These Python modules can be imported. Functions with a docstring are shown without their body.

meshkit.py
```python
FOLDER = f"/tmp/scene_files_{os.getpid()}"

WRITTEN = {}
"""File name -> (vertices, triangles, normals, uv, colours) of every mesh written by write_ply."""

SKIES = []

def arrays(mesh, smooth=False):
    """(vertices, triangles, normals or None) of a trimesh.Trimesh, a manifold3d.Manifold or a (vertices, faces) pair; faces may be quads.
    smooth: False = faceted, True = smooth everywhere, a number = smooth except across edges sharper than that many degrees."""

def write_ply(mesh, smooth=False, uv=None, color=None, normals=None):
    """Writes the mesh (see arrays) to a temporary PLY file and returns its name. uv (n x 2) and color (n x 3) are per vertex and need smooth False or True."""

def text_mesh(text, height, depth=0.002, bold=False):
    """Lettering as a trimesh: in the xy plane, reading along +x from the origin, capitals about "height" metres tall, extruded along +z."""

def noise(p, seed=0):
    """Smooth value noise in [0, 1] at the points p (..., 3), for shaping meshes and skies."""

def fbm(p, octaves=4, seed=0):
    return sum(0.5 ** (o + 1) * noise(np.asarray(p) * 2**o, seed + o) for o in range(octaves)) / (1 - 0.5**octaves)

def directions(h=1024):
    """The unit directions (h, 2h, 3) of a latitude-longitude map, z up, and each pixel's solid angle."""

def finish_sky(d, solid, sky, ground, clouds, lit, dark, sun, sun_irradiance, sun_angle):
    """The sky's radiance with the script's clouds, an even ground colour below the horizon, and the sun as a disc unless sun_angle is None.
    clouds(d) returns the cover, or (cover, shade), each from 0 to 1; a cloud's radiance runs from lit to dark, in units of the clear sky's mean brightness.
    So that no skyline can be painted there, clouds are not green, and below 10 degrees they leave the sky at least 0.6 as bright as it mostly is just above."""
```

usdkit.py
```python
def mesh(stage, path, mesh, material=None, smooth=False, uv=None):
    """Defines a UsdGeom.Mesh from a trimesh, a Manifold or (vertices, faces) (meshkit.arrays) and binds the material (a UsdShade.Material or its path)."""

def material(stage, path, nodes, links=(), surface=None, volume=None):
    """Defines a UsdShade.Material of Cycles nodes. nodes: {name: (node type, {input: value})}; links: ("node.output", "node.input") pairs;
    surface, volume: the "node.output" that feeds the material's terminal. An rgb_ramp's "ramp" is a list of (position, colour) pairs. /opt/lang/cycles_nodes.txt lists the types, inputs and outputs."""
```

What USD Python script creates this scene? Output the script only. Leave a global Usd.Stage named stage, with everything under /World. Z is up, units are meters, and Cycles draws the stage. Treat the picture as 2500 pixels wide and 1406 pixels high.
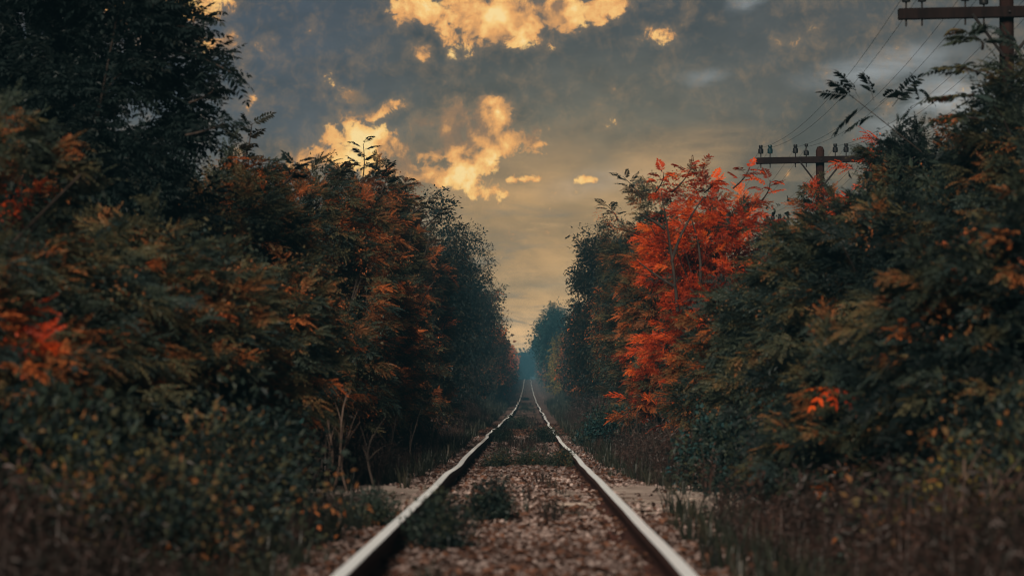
import math, random
import numpy as np, trimesh, usdkit, meshkit
from pxr import Usd, UsdGeom, UsdLux, UsdShade, Gf, Sdf, Vt

stage = Usd.Stage.CreateInMemory()
UsdGeom.SetStageUpAxis(stage, UsdGeom.Tokens.z)
UsdGeom.Xform.Define(stage, '/World'); UsdGeom.Scope.Define(stage, '/World/Looks')
PI = math.pi
FPX, VX, VY, ZC = 6944.0, 1288.0, 905.0, 1.1      # focal length in photograph pixels, vanishing point, eye height

# ------------------------------------------------------------------ camera, sun, sky, exposure
EXPOSURE = 2.12
SKY_STRENGTH = 0.06
SUN_AZ, SUN_EL = math.radians(-166), math.radians(26)     # towards the sun: behind the camera, to the left
SUN_INT, SUN_ANGLE = 0.40, 18.0

cam = UsdGeom.Camera.Define(stage, '/World/camera')
cam.CreateFocalLengthAttr(100.0); cam.CreateHorizontalApertureAttr(36.0); cam.CreateVerticalApertureAttr(36.0 * 575 / 1024)
cam.CreateFStopAttr(2.8); cam.CreateFocusDistanceAttr(72.0); cam.CreateExposureAttr(EXPOSURE)
cam.CreateClippingRangeAttr(Gf.Vec2f(0.1, 20000))
cx = UsdGeom.Xformable(cam)
cx.AddTranslateOp().Set(Gf.Vec3d(0, 0, ZC))
cx.AddRotateZOp().Set(math.degrees(math.atan((VX - 1250) / FPX)))
cx.AddRotateXOp().Set(90 + math.degrees(math.atan((VY - 703) / FPX)))

sun = UsdLux.DistantLight.Define(stage, '/World/sun')
sun.CreateIntensityAttr(SUN_INT); sun.CreateAngleAttr(SUN_ANGLE); sun.CreateNormalizeAttr(True)
sun.CreateColorAttr(Gf.Vec3f(1.0, 0.86, 0.72))
sd = np.array([math.sin(SUN_AZ) * math.cos(SUN_EL), math.cos(SUN_AZ) * math.cos(SUN_EL), math.sin(SUN_EL)])
sx = UsdGeom.Xformable(sun)
sx.AddRotateZOp().Set(math.degrees(math.atan2(sd[1], sd[0])) + 90)
sx.AddRotateXOp().Set(90 - math.degrees(SUN_EL))


class Graph:
    """Collects shader nodes; every method returns 'node.output'."""
    def __init__(s): s.n, s.l, s.k = {}, [], 0
    def node(s, kind, out, **inp):
        s.k += 1; name = f'n{s.k}'; plain = {}
        for a, v in inp.items():
            if isinstance(v, str) and '.' in v and v.split('.')[0] in s.n: s.l.append((v, f'{name}.{a}'))
            else: plain[a] = v
        s.n[name] = (kind, plain)
        return f'{name}.{out}'
    def m(s, op, a, b=0.0, c=0.0, clamp=False): return s.node('math', 'value', math_type=op, value1=a, value2=b, value3=c, use_clamp=clamp)
    def rng(s, v, a, b, c=0.0, d=1.0, kind='smoothstep'): return s.node('map_range', 'result', range_type=kind, value=v, from_min=a, from_max=b, to_min=c, to_max=d, clamp=True)
    def mix(s, f, a, b, t='mix'): return s.node('mix', 'color', mix_type=t, fac=f, color1=a, color2=b)
    def noise(s, vec, scale, detail=2.0, rough=0.5, out='fac', dist=0.0): return s.node('noise_texture', out, vector=vec, scale=scale, detail=detail, roughness=rough, distortion=dist)
    def ramp(s, f, stops): return s.node('rgb_ramp', 'color', fac=f, ramp=stops)
    def map(s, vec, scale=(1, 1, 1), loc=(0, 0, 0), rot=(0, 0, 0), kind='point'): return s.node('mapping', 'vector', vector=vec, scale=scale, location=loc, rotation=rot, mapping_type=kind)
    def make(s, path, surface=None, volume=None): return usdkit.material(stage, path, s.n, s.l, surface=surface, volume=volume)


def lin(r, g, b):
    return tuple(((c / 255) / 12.92 if c <= 10 else ((c / 255 + 0.055) / 1.055) ** 2.4) for c in (r, g, b))


def sky_material():
    g = Graph()
    d = g.node('texture_coordinate', 'generated')
    sep = g.node('separate_xyz', 'x', vector=d); base = sep.split('.')[0]
    x, y, z = f'{base}.x', f'{base}.y', f'{base}.z'
    U = g.m('multiply', g.m('arctan2', x, y), FPX / 100)        # units: about 0.8 degrees
    V = g.m('multiply', g.m('arcsine', z), FPX / 100)
    UV = g.node('combine_xyz', 'vector', x=U, y=V, z=0.0)
    P = g.map(d, scale=(FPX / 100,) * 3)
    soft_ = g.noise(g.map(P, scale=(0.55, 0.55, 1.0), rot=(0, 0.2, 0), loc=(3.0, 1.0, 7.0)), 1.0, 7, 0.6, dist=0.6)
    big = g.noise(g.map(P, scale=(0.10, 0.10, 0.26)), 1.0, 4, 0.55)
    mid = g.noise(g.map(P, scale=(0.30, 0.30, 0.75), rot=(0, 0.12, 0)), 1.0, 6, 0.55, dist=0.4)
    streak = g.noise(g.map(P, scale=(0.30, 0.30, 1.9), rot=(0, 0.13, 0)), 1.0, 7, 0.62, dist=0.5)
    fine = g.noise(P, 0.95, 8, 0.60, dist=0.3)
    tiny = g.noise(P, 2.4, 8, 0.66, dist=0.4)
    warp = g.node('combine_xyz', 'vector', x=g.m('multiply', g.m('subtract', g.noise(P, 0.9, 4, 0.6), 0.5), 0.65), y=g.m('multiply', g.m('subtract', g.noise(g.map(P, loc=(9.0, 5.0, 3.0)), 0.9, 4, 0.6), 0.5), 0.65), z=0.0)
    WUV = g.node('vector_math', 'vector', math_type='add', vector1=UV, vector2=warp)
    fine2 = g.noise(g.map(P, loc=(0.22, 3.0, -0.25)), 0.95, 6, 0.58, dist=0.3)
    # overcast deck: by elevation, warm low and slate high
    vw = g.m('add', V, g.m('multiply', g.m('subtract', big, 0.5), 3.0))
    deck = g.ramp(g.rng(vw, 0.0, 14.0, kind='linear'), [
        (0.000, lin(226, 182, 122)), (0.04, lin(226, 180, 120)), (0.09, lin(186, 154, 112)), (0.18, lin(166, 136, 97)), (0.31, lin(142, 116, 80)),
        (0.43, lin(99, 90, 72)), (0.53, lin(72, 69, 62)), (0.65, lin(56, 58, 60)), (1.0, lin(58, 62, 67))])
    side = g.m('absolute', g.m('subtract', U, 0.6))
    cool = g.m('multiply', g.rng(side, 1.2, 7.0), g.rng(V, 0.6, 4.0))
    deck = g.mix(g.m('multiply', cool, 0.85), deck, g.mix(g.rng(U, -6.0, 7.0), lin(56, 62, 74), lin(68, 64, 59)))
    lum = g.m('add', g.m('add', -0.36, g.m('multiply', mid, 1.55)), g.m('multiply', soft_, 0.85))
    deck = g.mix(1.0, deck, g.node('combine_color', 'color', r=lum, g=lum, b=lum), 'multiply')
    def blobs(items, edge=1.35):
        out = None
        for (X, Y, a, b, rot, w) in items:
            q = g.map(WUV, loc=((X - VX) / 100, (VY - Y) / 100, 0), rot=(0, 0, math.radians(rot)), scale=(a / 100, b / 100, 1), kind='texture')
            r = g.node('vector_math', 'value', math_type='length', vector1=q)
            e = g.m('multiply', g.rng(r, edge, 0.0, kind='smoothstep'), w)
            out = e if out is None else g.m('maximum', out, e)
        return out
    warm = blobs([(1270, 840, 520, 105, 0, 1.0)])
    deck = g.mix(g.m('multiply', warm, 0.9), deck, (1.12, .64, .25))
    glow = blobs([(1640, 400, 210, 75, 12, .8), (1480, 560, 200, 120, 15, .6), (1170, 560, 110, 90, 0, .45), (1300, 660, 240, 30, 6, .5), (1250, 480, 260, 130, 20, .65), (1330, 600, 260, 90, 8, .7), (1300, 740, 200, 40, 3, .6)])
    deck = g.mix(g.m('multiply', glow, g.rng(mid, 0.18, 0.66)), deck, lin(216, 164, 98))
    pale = blobs([(2290, 250, 210, 70, 20, 1.0), (2150, 170, 200, 50, 8, .75), (1830, 5, 60, 30, 20, .7), (1480, 440, 160, 40, 10, .25), (1720, 190, 60, 22, 5, .4), (2000, 640, 300, 60, 5, .6)])
    deck = g.mix(g.m('multiply', pale, g.m('multiply', g.rng(g.m('add', g.m('multiply', streak, .5), g.m('multiply', soft_, .5)), 0.36, 0.60), 0.9)), deck, lin(160, 163, 164))
    # sunlit clouds below the deck
    st = g.m('multiply', g.rng(streak, 0.52, 0.68), g.rng(V, 6.0, 1.0))
    deck = g.mix(g.m('multiply', st, 0.65), deck, lin(226, 178, 118))
    dk = g.m('multiply', g.rng(streak, 0.50, 0.34), g.rng(V, 6.5, 0.8))
    deck = g.mix(g.m('multiply', dk, 0.85), deck, lin(112, 104, 92))

    gold = blobs([
        (1190, 30, 207, 116, -8, 1), (1010, 12, 128, 61, -20, .95), (1105, 105, 43, 67, 0, .9), (1280, 85, 79, 61, 10, 1), (1365, 35, 98, 73, 0, .95), (1500, 0, 110, 61, 25, .95),
        (1230, -90, 342, 85, 0, 1), (1025, 122, 58, 38, 0, .85), (1600, 90, 62, 34, 30, .58), (1590, 70, 90, 20, -10, .42),
        (1165, 330, 152, 63, 38, 1), (1130, 405, 58, 92, -12, 1), (1075, 285, 104, 49, 5, .9), (1245, 343, 112, 49, 10, 1), (1215, 258, 83, 44, -12, .95), (1040, 428, 232, 46, -14, 1),
        (870, 398, 262, 46, -4, .95), (935, 330, 52, 36, 5, .76), (853, 305, 38, 49, 20, .76), (818, 335, 47, 47, -30, .76), (852, 228, 76, 32, -22, .9), (935, 272, 90, 29, 12, .9),
        (1120, 320, 190, 130, 20, .80), (960, 390, 230, 90, -8, .76), (1190, 300, 120, 60, 30, .95), (850, 300, 110, 80, 0, .55), (1090, 450, 110, 34, -18, 1), (1170, 385, 60, 70, 30, .95),
        (1288, 434, 40, 16, 8, .9), (1258, 446, 34, 16, 15, .85), (1438, 436, 45, 17, 5, .85), (1408, 470, 18, 10, 0, .85),
        (440, 30, 146, 76, 10, .8), (535, 112, 98, 37, -10, .8), (575, 372, 46, 30, 20, .66), (600, 252, 34, 18, 20, .6), (330, 60, 183, 98, 0, .7)], 1.25)
    gm = g.m('add', gold, g.m('add', g.m('multiply', g.m('subtract', fine, 0.5), 1.9), g.m('multiply', g.m('subtract', tiny, 0.5), 2.2)))
    body = g.rng(gm, 0.40, 0.70)
    relief = g.m('subtract', fine, fine2)
    shade = g.noise(g.map(P, loc=(4.0, 1.0, 2.0)), 0.85, 4, 0.55)
    lit = g.m('add', g.m('add', g.m('multiply', g.rng(relief, -0.13, 0.15), 0.40), g.m('multiply', g.rng(shade, 0.34, 0.64), 0.50)), g.m('multiply', g.rng(gm, 0.4, 1.4), 0.22))
    gcol = g.ramp(lit, [(0.0, lin(104, 84, 64)), (0.30, lin(150, 108, 66)), (0.60, lin(236, 164, 82)), (0.88, lin(255, 202, 114)), (1.0, lin(255, 220, 146))])
    soft = g.rng(gm, -0.25, 0.8)
    deck = g.mix(g.m('multiply', soft, 0.50), deck, lin(146, 114, 76))
    sky = g.mix(g.m('multiply', body, 0.95), deck, gcol)
    k = 1.0 / (SKY_STRENGTH * 2 ** EXPOSURE)
    sky = g.mix(1.0, sky, (k, k, k), 'multiply')
    clear = g.node('sky_texture', 'color', sky_type='single_scattering', sun_disc=False, sun_elevation=SUN_EL, sun_rotation=SUN_AZ, vector=d)
    out = g.mix(0.97, clear, sky)
    out = g.mix(g.rng(z, -0.02, -0.06), out, (0.02 * k, 0.018 * k, 0.016 * k))
    bg = g.node('background_shader', 'background', color=out, strength=SKY_STRENGTH)
    return g.make('/World/Looks/sky', surface=bg)


dome = UsdLux.DomeLight.Define(stage, '/World/sky')
dome.GetPrim().SetCustomDataByKey('kind', 'structure')
UsdShade.MaterialBindingAPI.Apply(dome.GetPrim()).Bind(sky_material())

# ------------------------------------------------------------------ helpers
used = {}


def numbered(path):
    k = used.get(path, -1) + 1
    used[path] = k
    return path if k == 0 else f'{path}_{k:03d}'


def tag(p, label=None, cat=None, group=None, kind=None):
    p = p.GetPrim() if hasattr(p, 'GetPrim') else p
    for a, v in (('label', label), ('category', cat), ('group', group), ('kind', kind)):
        if v: p.SetCustomDataByKey(a, v)
    return p


def thing(name, label, cat, loc=(0, 0, 0), rotz=0.0, group=None):
    x = UsdGeom.Xform.Define(stage, numbered('/World/' + name))
    x.AddTranslateOp().Set(Gf.Vec3d(*map(float, loc)))
    if rotz: x.AddRotateZOp().Set(math.degrees(rotz))
    tag(x, label, cat, group)
    x._loc = loc
    return x


def obj(name, mesh, mat, parent=None, smooth=False):
    root = '/World' if parent is None else str(parent.GetPath())
    return usdkit.mesh(stage, numbered(f'{root}/{name}'), mesh, mat, smooth)


def joined(ms): return trimesh.util.concatenate(ms)


def box(sx_, sy_, sz_, at=(0, 0, 0)):
    m = trimesh.creation.box((sx_, sy_, sz_)); m.apply_translation(at); return m


def tube(pts, rad, sides=7, cap=True):
    pts = np.asarray(pts, float); rad = np.broadcast_to(np.asarray(rad, float), (len(pts),))
    t = np.gradient(pts, axis=0); t /= np.linalg.norm(t, axis=1, keepdims=True) + 1e-12
    ref = np.array([1.0, 0.13, 0.07]) if abs(t[:, 0]).mean() < 0.8 else np.array([0.05, 0.1, 1.0])
    a = np.cross(t, ref); a /= np.linalg.norm(a, axis=1, keepdims=True); b = np.cross(t, a)
    ang = np.arange(sides) / sides * 2 * PI
    v = (pts[:, None] + rad[:, None, None] * (np.cos(ang)[None, :, None] * a[:, None] + np.sin(ang)[None, :, None] * b[:, None])).reshape(-1, 3)
    f = []
    for i in range(len(pts) - 1):
        for j in range(sides):
            p, q = i * sides + j, i * sides + (j + 1) % sides
            f += [(p, q, q + sides), (p, q + sides, p + sides)]
    if cap:
        for end, i0 in ((0, 0), (1, (len(pts) - 1) * sides)):
            for j in range(1, sides - 1):
                f.append((i0, i0 + j + 1, i0 + j) if end == 0 else (i0, i0 + j, i0 + j + 1))
    return trimesh.Trimesh(v, np.array(f), process=False)


def chamfer(m, r):
    """A convex mesh with its edges cut back by r."""
    v = np.array(m.vertices); c = v.mean(0); out = []
    for p in v:
        for k in range(3):
            q = p - np.sign(p - c) * r; q[k] = p[k]; out.append(q)
    return trimesh.convex.convex_hull(np.array(out))


def at(X, Y, d):
    """The point that stands d metres down the line at the photograph's pixel X, Y."""
    return np.array([(X - VX) / FPX * d, d, ZC + (VY - Y) / FPX * d])


def smooth01(t): t = np.clip(t, 0, 1); return t * t * (3 - 2 * t)


# ------------------------------------------------------------------ the line: height of the rails and sideways drift
_d = np.array([-400, 0, 8, 13.2, 17.4, 24.7, 40.3, 46.6, 60, 79, 120, 188, 300, 451, 600, 755, 900, 1200, 4000])
_h = np.array([.8, .86, .90, .935, .985, 1.06, 1.24, 1.31, 1.45, 1.62, 1.98, 2.49, 2.94, 3.15, 2.75, 2.17, 2.9, 4.0, 5.0])
_x = np.array([-.05, -.05, -.05, -.055, -.06, -.065, -.10, -.11, -.12, -.12, -.06, .0, 0, 0, 0, 0, 0, 0, 0])
from scipy.interpolate import PchipInterpolator
_ph, _px = PchipInterpolator(_d, _h), PchipInterpolator(_d, _x)


def rail_z(y): return ZC - _ph(y)
def line_x(y): return _px(y)


def wiggle(y, seed, k=1.0):
    y = np.asarray(y, float)
    p = lambda w, s: meshkit.noise(np.stack([y / w, 0 * y + 3.3, 0 * y], -1), s) - 0.5
    grow = np.clip(y / 55, 0.7, 2.2)
    return k * (0.050 * p(5.2, seed) + 0.012 * p(2.6, seed + 5)) * grow


def ground_z(x, y):
    x, y = np.asarray(x, float), np.asarray(y, float)
    off = np.abs(x - line_x(y))
    base = rail_z(y) - 0.15
    bank = smooth01((y - 55) / 50) * 0.75 * smooth01((off - 1.45) / 1.5)
    cross = smooth01((5.6 - np.abs(y - 29.0)) / 2.2)              # the crossing lies level with the rails' foot
    z = base + bank - 0.26 * (1 - cross) * smooth01((off - 1.25) / 1.1) + 0.30 * smooth01((off - 2.4) / 2.5) - 0.02
    n = meshkit.fbm(np.stack([x * 0.9, y * 0.9, 0 * x], -1), 4, 3) - 0.5
    return z + n * (0.09 + 0.25 * smooth01((off - 1.6) / 2)) + 0.4 * (meshkit.noise(np.stack([x / 30, y / 60, 0 * x], -1), 9) - .5) * smooth01((off - 6) / 30)


# ------------------------------------------------------------------ materials
def leaf_material(name, stops, scale=2.2, gloss=0.10, trans=0.30):
    """Leaf colours drawn from stops: patchy in space, with a little change from leaf to leaf."""
    g = Graph()
    pos = g.node('geometry', 'position')
    isl = pos.split('.')[0] + '.random_per_island'
    n = g.noise(pos, scale, 3, 0.6)
    rnd = g.node('object_info', 'random')
    t = g.m('add', g.m('multiply', g.rng(n, 0.30, 0.70, kind='linear'), 0.34), g.m('add', g.m('multiply', isl, 0.24), g.m('multiply', rnd, 0.42)))
    t = g.m('multiply_add', g.m('subtract', t, 0.5), 1.35, 0.5, clamp=True)
    col = g.ramp(t, stops)
    val = g.m('add', 0.65, g.m('multiply', isl, 0.7))
    col = g.mix(1.0, col, g.node('combine_color', 'color', r=val, g=val, b=val), 'multiply')
    p = g.node('principled_bsdf', 'BSDF', base_color=col, roughness=0.48, specular_ior_level=gloss)
    tr = g.node('translucent_bsdf', 'BSDF', color=g.mix(1.0, col, (1.25, 1.0, 0.7), 'multiply'))
    return g.make('/World/Looks/' + name, surface=g.node('mix_closure', 'closure', fac=trans, closure1=p, closure2=tr))


GREEN, TEAL, OLIVE, BROWN, ORANGE, RED, RUST = (.043, .055, .036), (.027, .047, .046), (.098, .083, .039), (.20, .088, .034), (.42, .115, .030), (.70, .060, .018), (.30, .050, .022)
L = {
    'green': leaf_material('leaf_green', [(0, TEAL), (.35, GREEN), (.52, OLIVE), (.66, BROWN), (.82, ORANGE), (1, RUST)]),
    'mixed': leaf_material('leaf_mixed', [(0, TEAL), (.20, GREEN), (.36, OLIVE), (.50, BROWN), (.68, ORANGE), (.88, RUST), (1, RED)]),
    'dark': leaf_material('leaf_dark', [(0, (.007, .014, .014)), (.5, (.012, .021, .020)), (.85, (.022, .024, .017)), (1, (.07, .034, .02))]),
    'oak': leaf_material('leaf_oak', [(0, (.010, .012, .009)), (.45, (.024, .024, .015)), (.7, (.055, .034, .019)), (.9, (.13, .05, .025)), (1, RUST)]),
    'red': leaf_material('leaf_red', [(0, (.12, .022, .010)), (.22, (.44, .046, .010)), (.50, (.76, .095, .012)), (.78, (.84, .18, .018)), (1, (.80, .30, .04))], trans=0.40, gloss=.2),
    'orange': leaf_material('leaf_orange', [(0, (.06, .045, .026)), (.3, (.20, .075, .030)), (.6, (.46, .125, .030)), (1, (.62, .09, .025))], trans=0.36),
    'yellow': leaf_material('leaf_yellow', [(0, (.09, .09, .03)), (.5, (.20, .15, .04)), (1, (.32, .17, .04))]),
    'blue': leaf_material('leaf_blue', [(0, (.014, .045, .050)), (.6, (.026, .065, .064)), (1, (.06, .08, .055))]),
    'shrub': leaf_material('leaf_shrub', [(0, (.016, .030, .028)), (.45, (.030, .044, .032)), (.75, (.055, .056, .030)), (.93, (.10, .06, .03)), (1, ORANGE)]),
}


def bark(name, a, b, scale=14.0):
    g = Graph(); pos = g.node('geometry', 'position')
    n = g.noise(g.map(pos, scale=(1, 1, 0.18)), scale, 5, 0.65)
    col = g.mix(g.rng(n, 0.3, 0.7), a, b)
    bmp = g.node('bump', 'normal', height=n, strength=0.6, distance=0.02)
    return g.make('/World/Looks/' + name, surface=g.node('principled_bsdf', 'BSDF', base_color=col, roughness=0.9, specular_ior_level=0.08, normal=bmp))


BARK = bark('bark', (.010, .008, .007), (.032, .024, .019))
PALEBARK = bark('pale_bark', (.04, .028, .022), (.09, .062, .048))
POLEWOOD = bark('pole_wood', (.006, .003, .0025), (.016, .007, .0055), 9.0)
ARMWOOD = bark('arm_wood', (.003, .002, .002), (.008, .0045, .004), 9.0)
TIMBER = bark('sleeper_wood', (.030, .022, .018), (.085, .058, .045), 8.0)


def plain(name, col, rough=0.5, metal=0.0, var=0.3, scale=6.0, **kw):
    g = Graph(); pos = g.node('geometry', 'position')
    n = g.noise(pos, scale, 4, 0.6)
    lo, hi = tuple(c * (1 - var) for c in col), tuple(c * (1 + var) for c in col)
    return g.make('/World/Looks/' + name, surface=g.node('principled_bsdf', 'BSDF', base_color=g.mix(n, lo, hi), roughness=rough, metallic=metal, **kw))


RUSTY = plain('rusty_steel', (.030, .012, .009), 0.9, 0.0, 0.6, 18, specular_ior_level=0.08)
STEEL = plain('worn_steel', (.90, .96, .97), 0.25, 0.10, 0.12, 5)
IRON = plain('black_iron', (.010, .009, .009), 0.7, 0.0, specular_ior_level=0.1)
DARKGLASS = plain('dark_glaze', (.006, .007, .008), 0.4, 0.0, 0.2, specular_ior_level=0.12)
TEALGLASS = plain('teal_glass', (.004, .016, .020), 0.3, 0.0, 0.2, specular_ior_level=0.2)
WIRE = plain('wire', (.02, .02, .02), 0.6, specular_ior_level=0.1)


def ground_material():
    g = Graph(); pos = g.node('geometry', 'position')
    sp = g.node('separate_xyz', 'x', vector=pos); b = sp.split('.')[0]
    off = g.m('absolute', g.m('add', f'{b}.x', 0.07))
    n1, n2, n3 = g.noise(pos, 0.55, 4, 0.6), g.noise(pos, 3.2, 5, 0.65), g.noise(pos, 17, 4, 0.7)
    litter = g.ramp(g.m('add', g.m('multiply', n2, 0.5), g.m('multiply', n3, 0.5)), [(.30, (.020, .012, .010)), (.45, (.055, .034, .027)), (.55, (.10, .064, .052)), (.68, (.19, .135, .115))])
    soil = g.ramp(n2, [(.3, (.018, .013, .010)), (.55, (.050, .034, .025)), (.75, (.085, .058, .040))])
    col = g.mix(g.rng(g.m('add', off, g.m('multiply', n1, 0.8)), 2.1, 2.9), litter, soil)
    # a pale sandy crossing over the line
    band = g.m('multiply', g.rng(g.m('abs' if False else 'absolute', g.m('subtract', g.m('add', f'{b}.y', g.m('multiply', n1, 2.0)), 30.0)), 6.0, 3.2), g.rng(g.m('add', off, g.m('multiply', n2, 0.8)), 3.4, 2.5))
    sand = g.mix(n3, (.22, .18, .15), (.36, .30, .255))
    col = g.mix(g.m('multiply', band, g.rng(n2, 0.26, 0.46)), col, sand)
    bmp = g.node('bump', 'normal', height=g.m('add', n3, n2), strength=0.8, distance=0.04)
    return g.make('/World/Looks/ground', surface=g.node('principled_bsdf', 'BSDF', base_color=col, roughness=0.95, specular_ior_level=0.1, normal=bmp))


def stone_material():
    g = Graph(); pos = g.node('geometry', 'position'); r = g.node('object_info', 'random')
    n = g.noise(pos, 9, 3, 0.6); big = g.noise(pos, 1.3, 2)
    col = g.ramp(g.m('add', g.m('multiply', r, 0.55), g.m('multiply', big, 0.45)), [(0.1, (.024, .018, .017)), (.40, (.068, .049, .045)), (.65, (.130, .098, .090)), (.9, (.25, .21, .195))])
    col = g.mix(g.m('multiply', n, 0.5), col, (.06, .04, .03))
    yy = g.node('separate_xyz', 'y', vector=pos)                 # paler gravel round the crossing, its brighter light painted into the stone colour
    lit_pale = g.m('multiply', g.rng(g.m('absolute', g.m('subtract', yy, 29.0)), 13.0, 3.0), g.rng(g.noise(pos, 1.1, 4, 0.6), 0.30, 0.60))
    col = g.mix(g.m('multiply', lit_pale, 0.75), col, g.mix(r, (.09, .062, .053), (.33, .25, .22)))
    return g.make('/World/Looks/ballast_stone', surface=g.node('principled_bsdf', 'BSDF', base_color=col, roughness=0.95, specular_ior_level=0.1))


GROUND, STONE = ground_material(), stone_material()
LITTER = leaf_material('fallen_leaf', [(0, (.035, .020, .015)), (.4, (.085, .040, .026)), (.7, (.16, .075, .045)), (.9, (.25, .12, .075)), (1, (.30, .06, .03))], trans=0.1)
DRY = leaf_material('dry_stalk', [(0, (.010, .010, .008)), (.35, (.026, .016, .013)), (.7, (.052, .028, .022)), (1, (.11, .070, .045))], trans=0.1, gloss=0.15)
GRASS = leaf_material('grass_blade', [(0, (.012, .015, .012)), (.4, (.022, .027, .018)), (.75, (.045, .038, .024)), (1, (.09, .06, .035))], trans=0.2, gloss=0.2)

# ------------------------------------------------------------------ ground
ys = np.concatenate([np.linspace(-400, -20, 20), np.linspace(-18, 6, 25), np.geomspace(7, 900, 330), np.geomspace(920, 4000, 24)])
xo = np.concatenate([np.linspace(0, 3.2, 33), np.geomspace(3.4, 60, 30), np.geomspace(75, 2500, 14)])
xs = np.concatenate([-xo[::-1], xo[1:]])
GX, GY = np.meshgrid(xs, ys)
GZ = ground_z(GX, GY)
gi = np.arange(len(ys) * len(xs)).reshape(len(ys), len(xs))
gf = np.stack([gi[:-1, :-1], gi[:-1, 1:], gi[1:, 1:], gi[1:, :-1]], -1).reshape(-1, 4)
ground = obj('ground', (np.stack([GX, GY, GZ], -1).reshape(-1, 3), gf), GROUND, None, True)
tag(ground, kind='structure')

# ------------------------------------------------------------------ railway track
track = thing('railway_track', 'single rusty railway line with shining wavy rails running straight down the tree tunnel', 'railway track')
ry = np.concatenate([np.arange(-6, 70, 0.35), np.arange(70, 200, 1.0), np.arange(200, 900, 4.0)])
HEAD = [(-.042, -.004), (-.042, -.036), (-.010, -.050), (-.009, -.135), (-.075, -.156), (-.075, -.168), (.075, -.168), (.075, -.156), (.009, -.135), (.010, -.050), (.042, -.036), (.042, -.004), (.036, .006), (-.036, .006)]
BAND = [(-.0360, .0050), (.0360, .0050), (.033, .0085), (-.033, .0085)]


def sweep(profile, px_, pz_):
    p = np.array(profile); n = len(p)
    v = np.stack([px_[:, None] + p[None, :, 0], np.repeat(ry[:, None], n, 1), pz_[:, None] + p[None, :, 1]], -1).reshape(-1, 3)
    i, j = np.meshgrid(np.arange(len(ry) - 1), np.arange(n), indexing='ij')
    q = np.stack([i * n + j, i * n + (j + 1) % n, (i + 1) * n + (j + 1) % n, (i + 1) * n + j], -1).reshape(-1, 4)
    return v, q


for k, s in enumerate((-1, 1)):
    wx = line_x(ry) + s * 0.80 + wiggle(ry, 21 + 30 * k, 1.3)
    wz = rail_z(ry) - 0.006 + wiggle(ry, 77 + 9 * k, 0.55)
    r_ = obj('rail', sweep(HEAD, wx, wz), RUSTY, track, 40)
    obj('running_band', sweep(BAND, wx, wz), STEEL, r_, 40)
rng = np.random.default_rng(5)
for k, y in enumerate(np.arange(7.5, 62, 0.62)):
    x, z = float(line_x(y)) + rng.normal(0, .03), float(rail_z(y)) - 0.172
    m = chamfer(box(2.6 + rng.normal(0, .05), .23, .15), .015); m.apply_transform(trimesh.transformations.rotation_matrix(rng.normal(0, .02), (0, 0, 1))); m.apply_translation((x, y, z - .083 + rng.normal(0, .006)))
    s_ = obj('sleeper', m, TIMBER, track)
    for s in (-1, 1):
        obj('tie_plate', joined([box(.32, .16, .016, (x + s * .8, y, z + .000)), box(.03, .03, .04, (x + s * .69, y + .04, z + .02)), box(.03, .03, .04, (x + s * .91, y - .04, z + .02))]), RUSTY, s_)

# ------------------------------------------------------------------ leaves, sprays, stalks (small meshes that the plants share)


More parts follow.
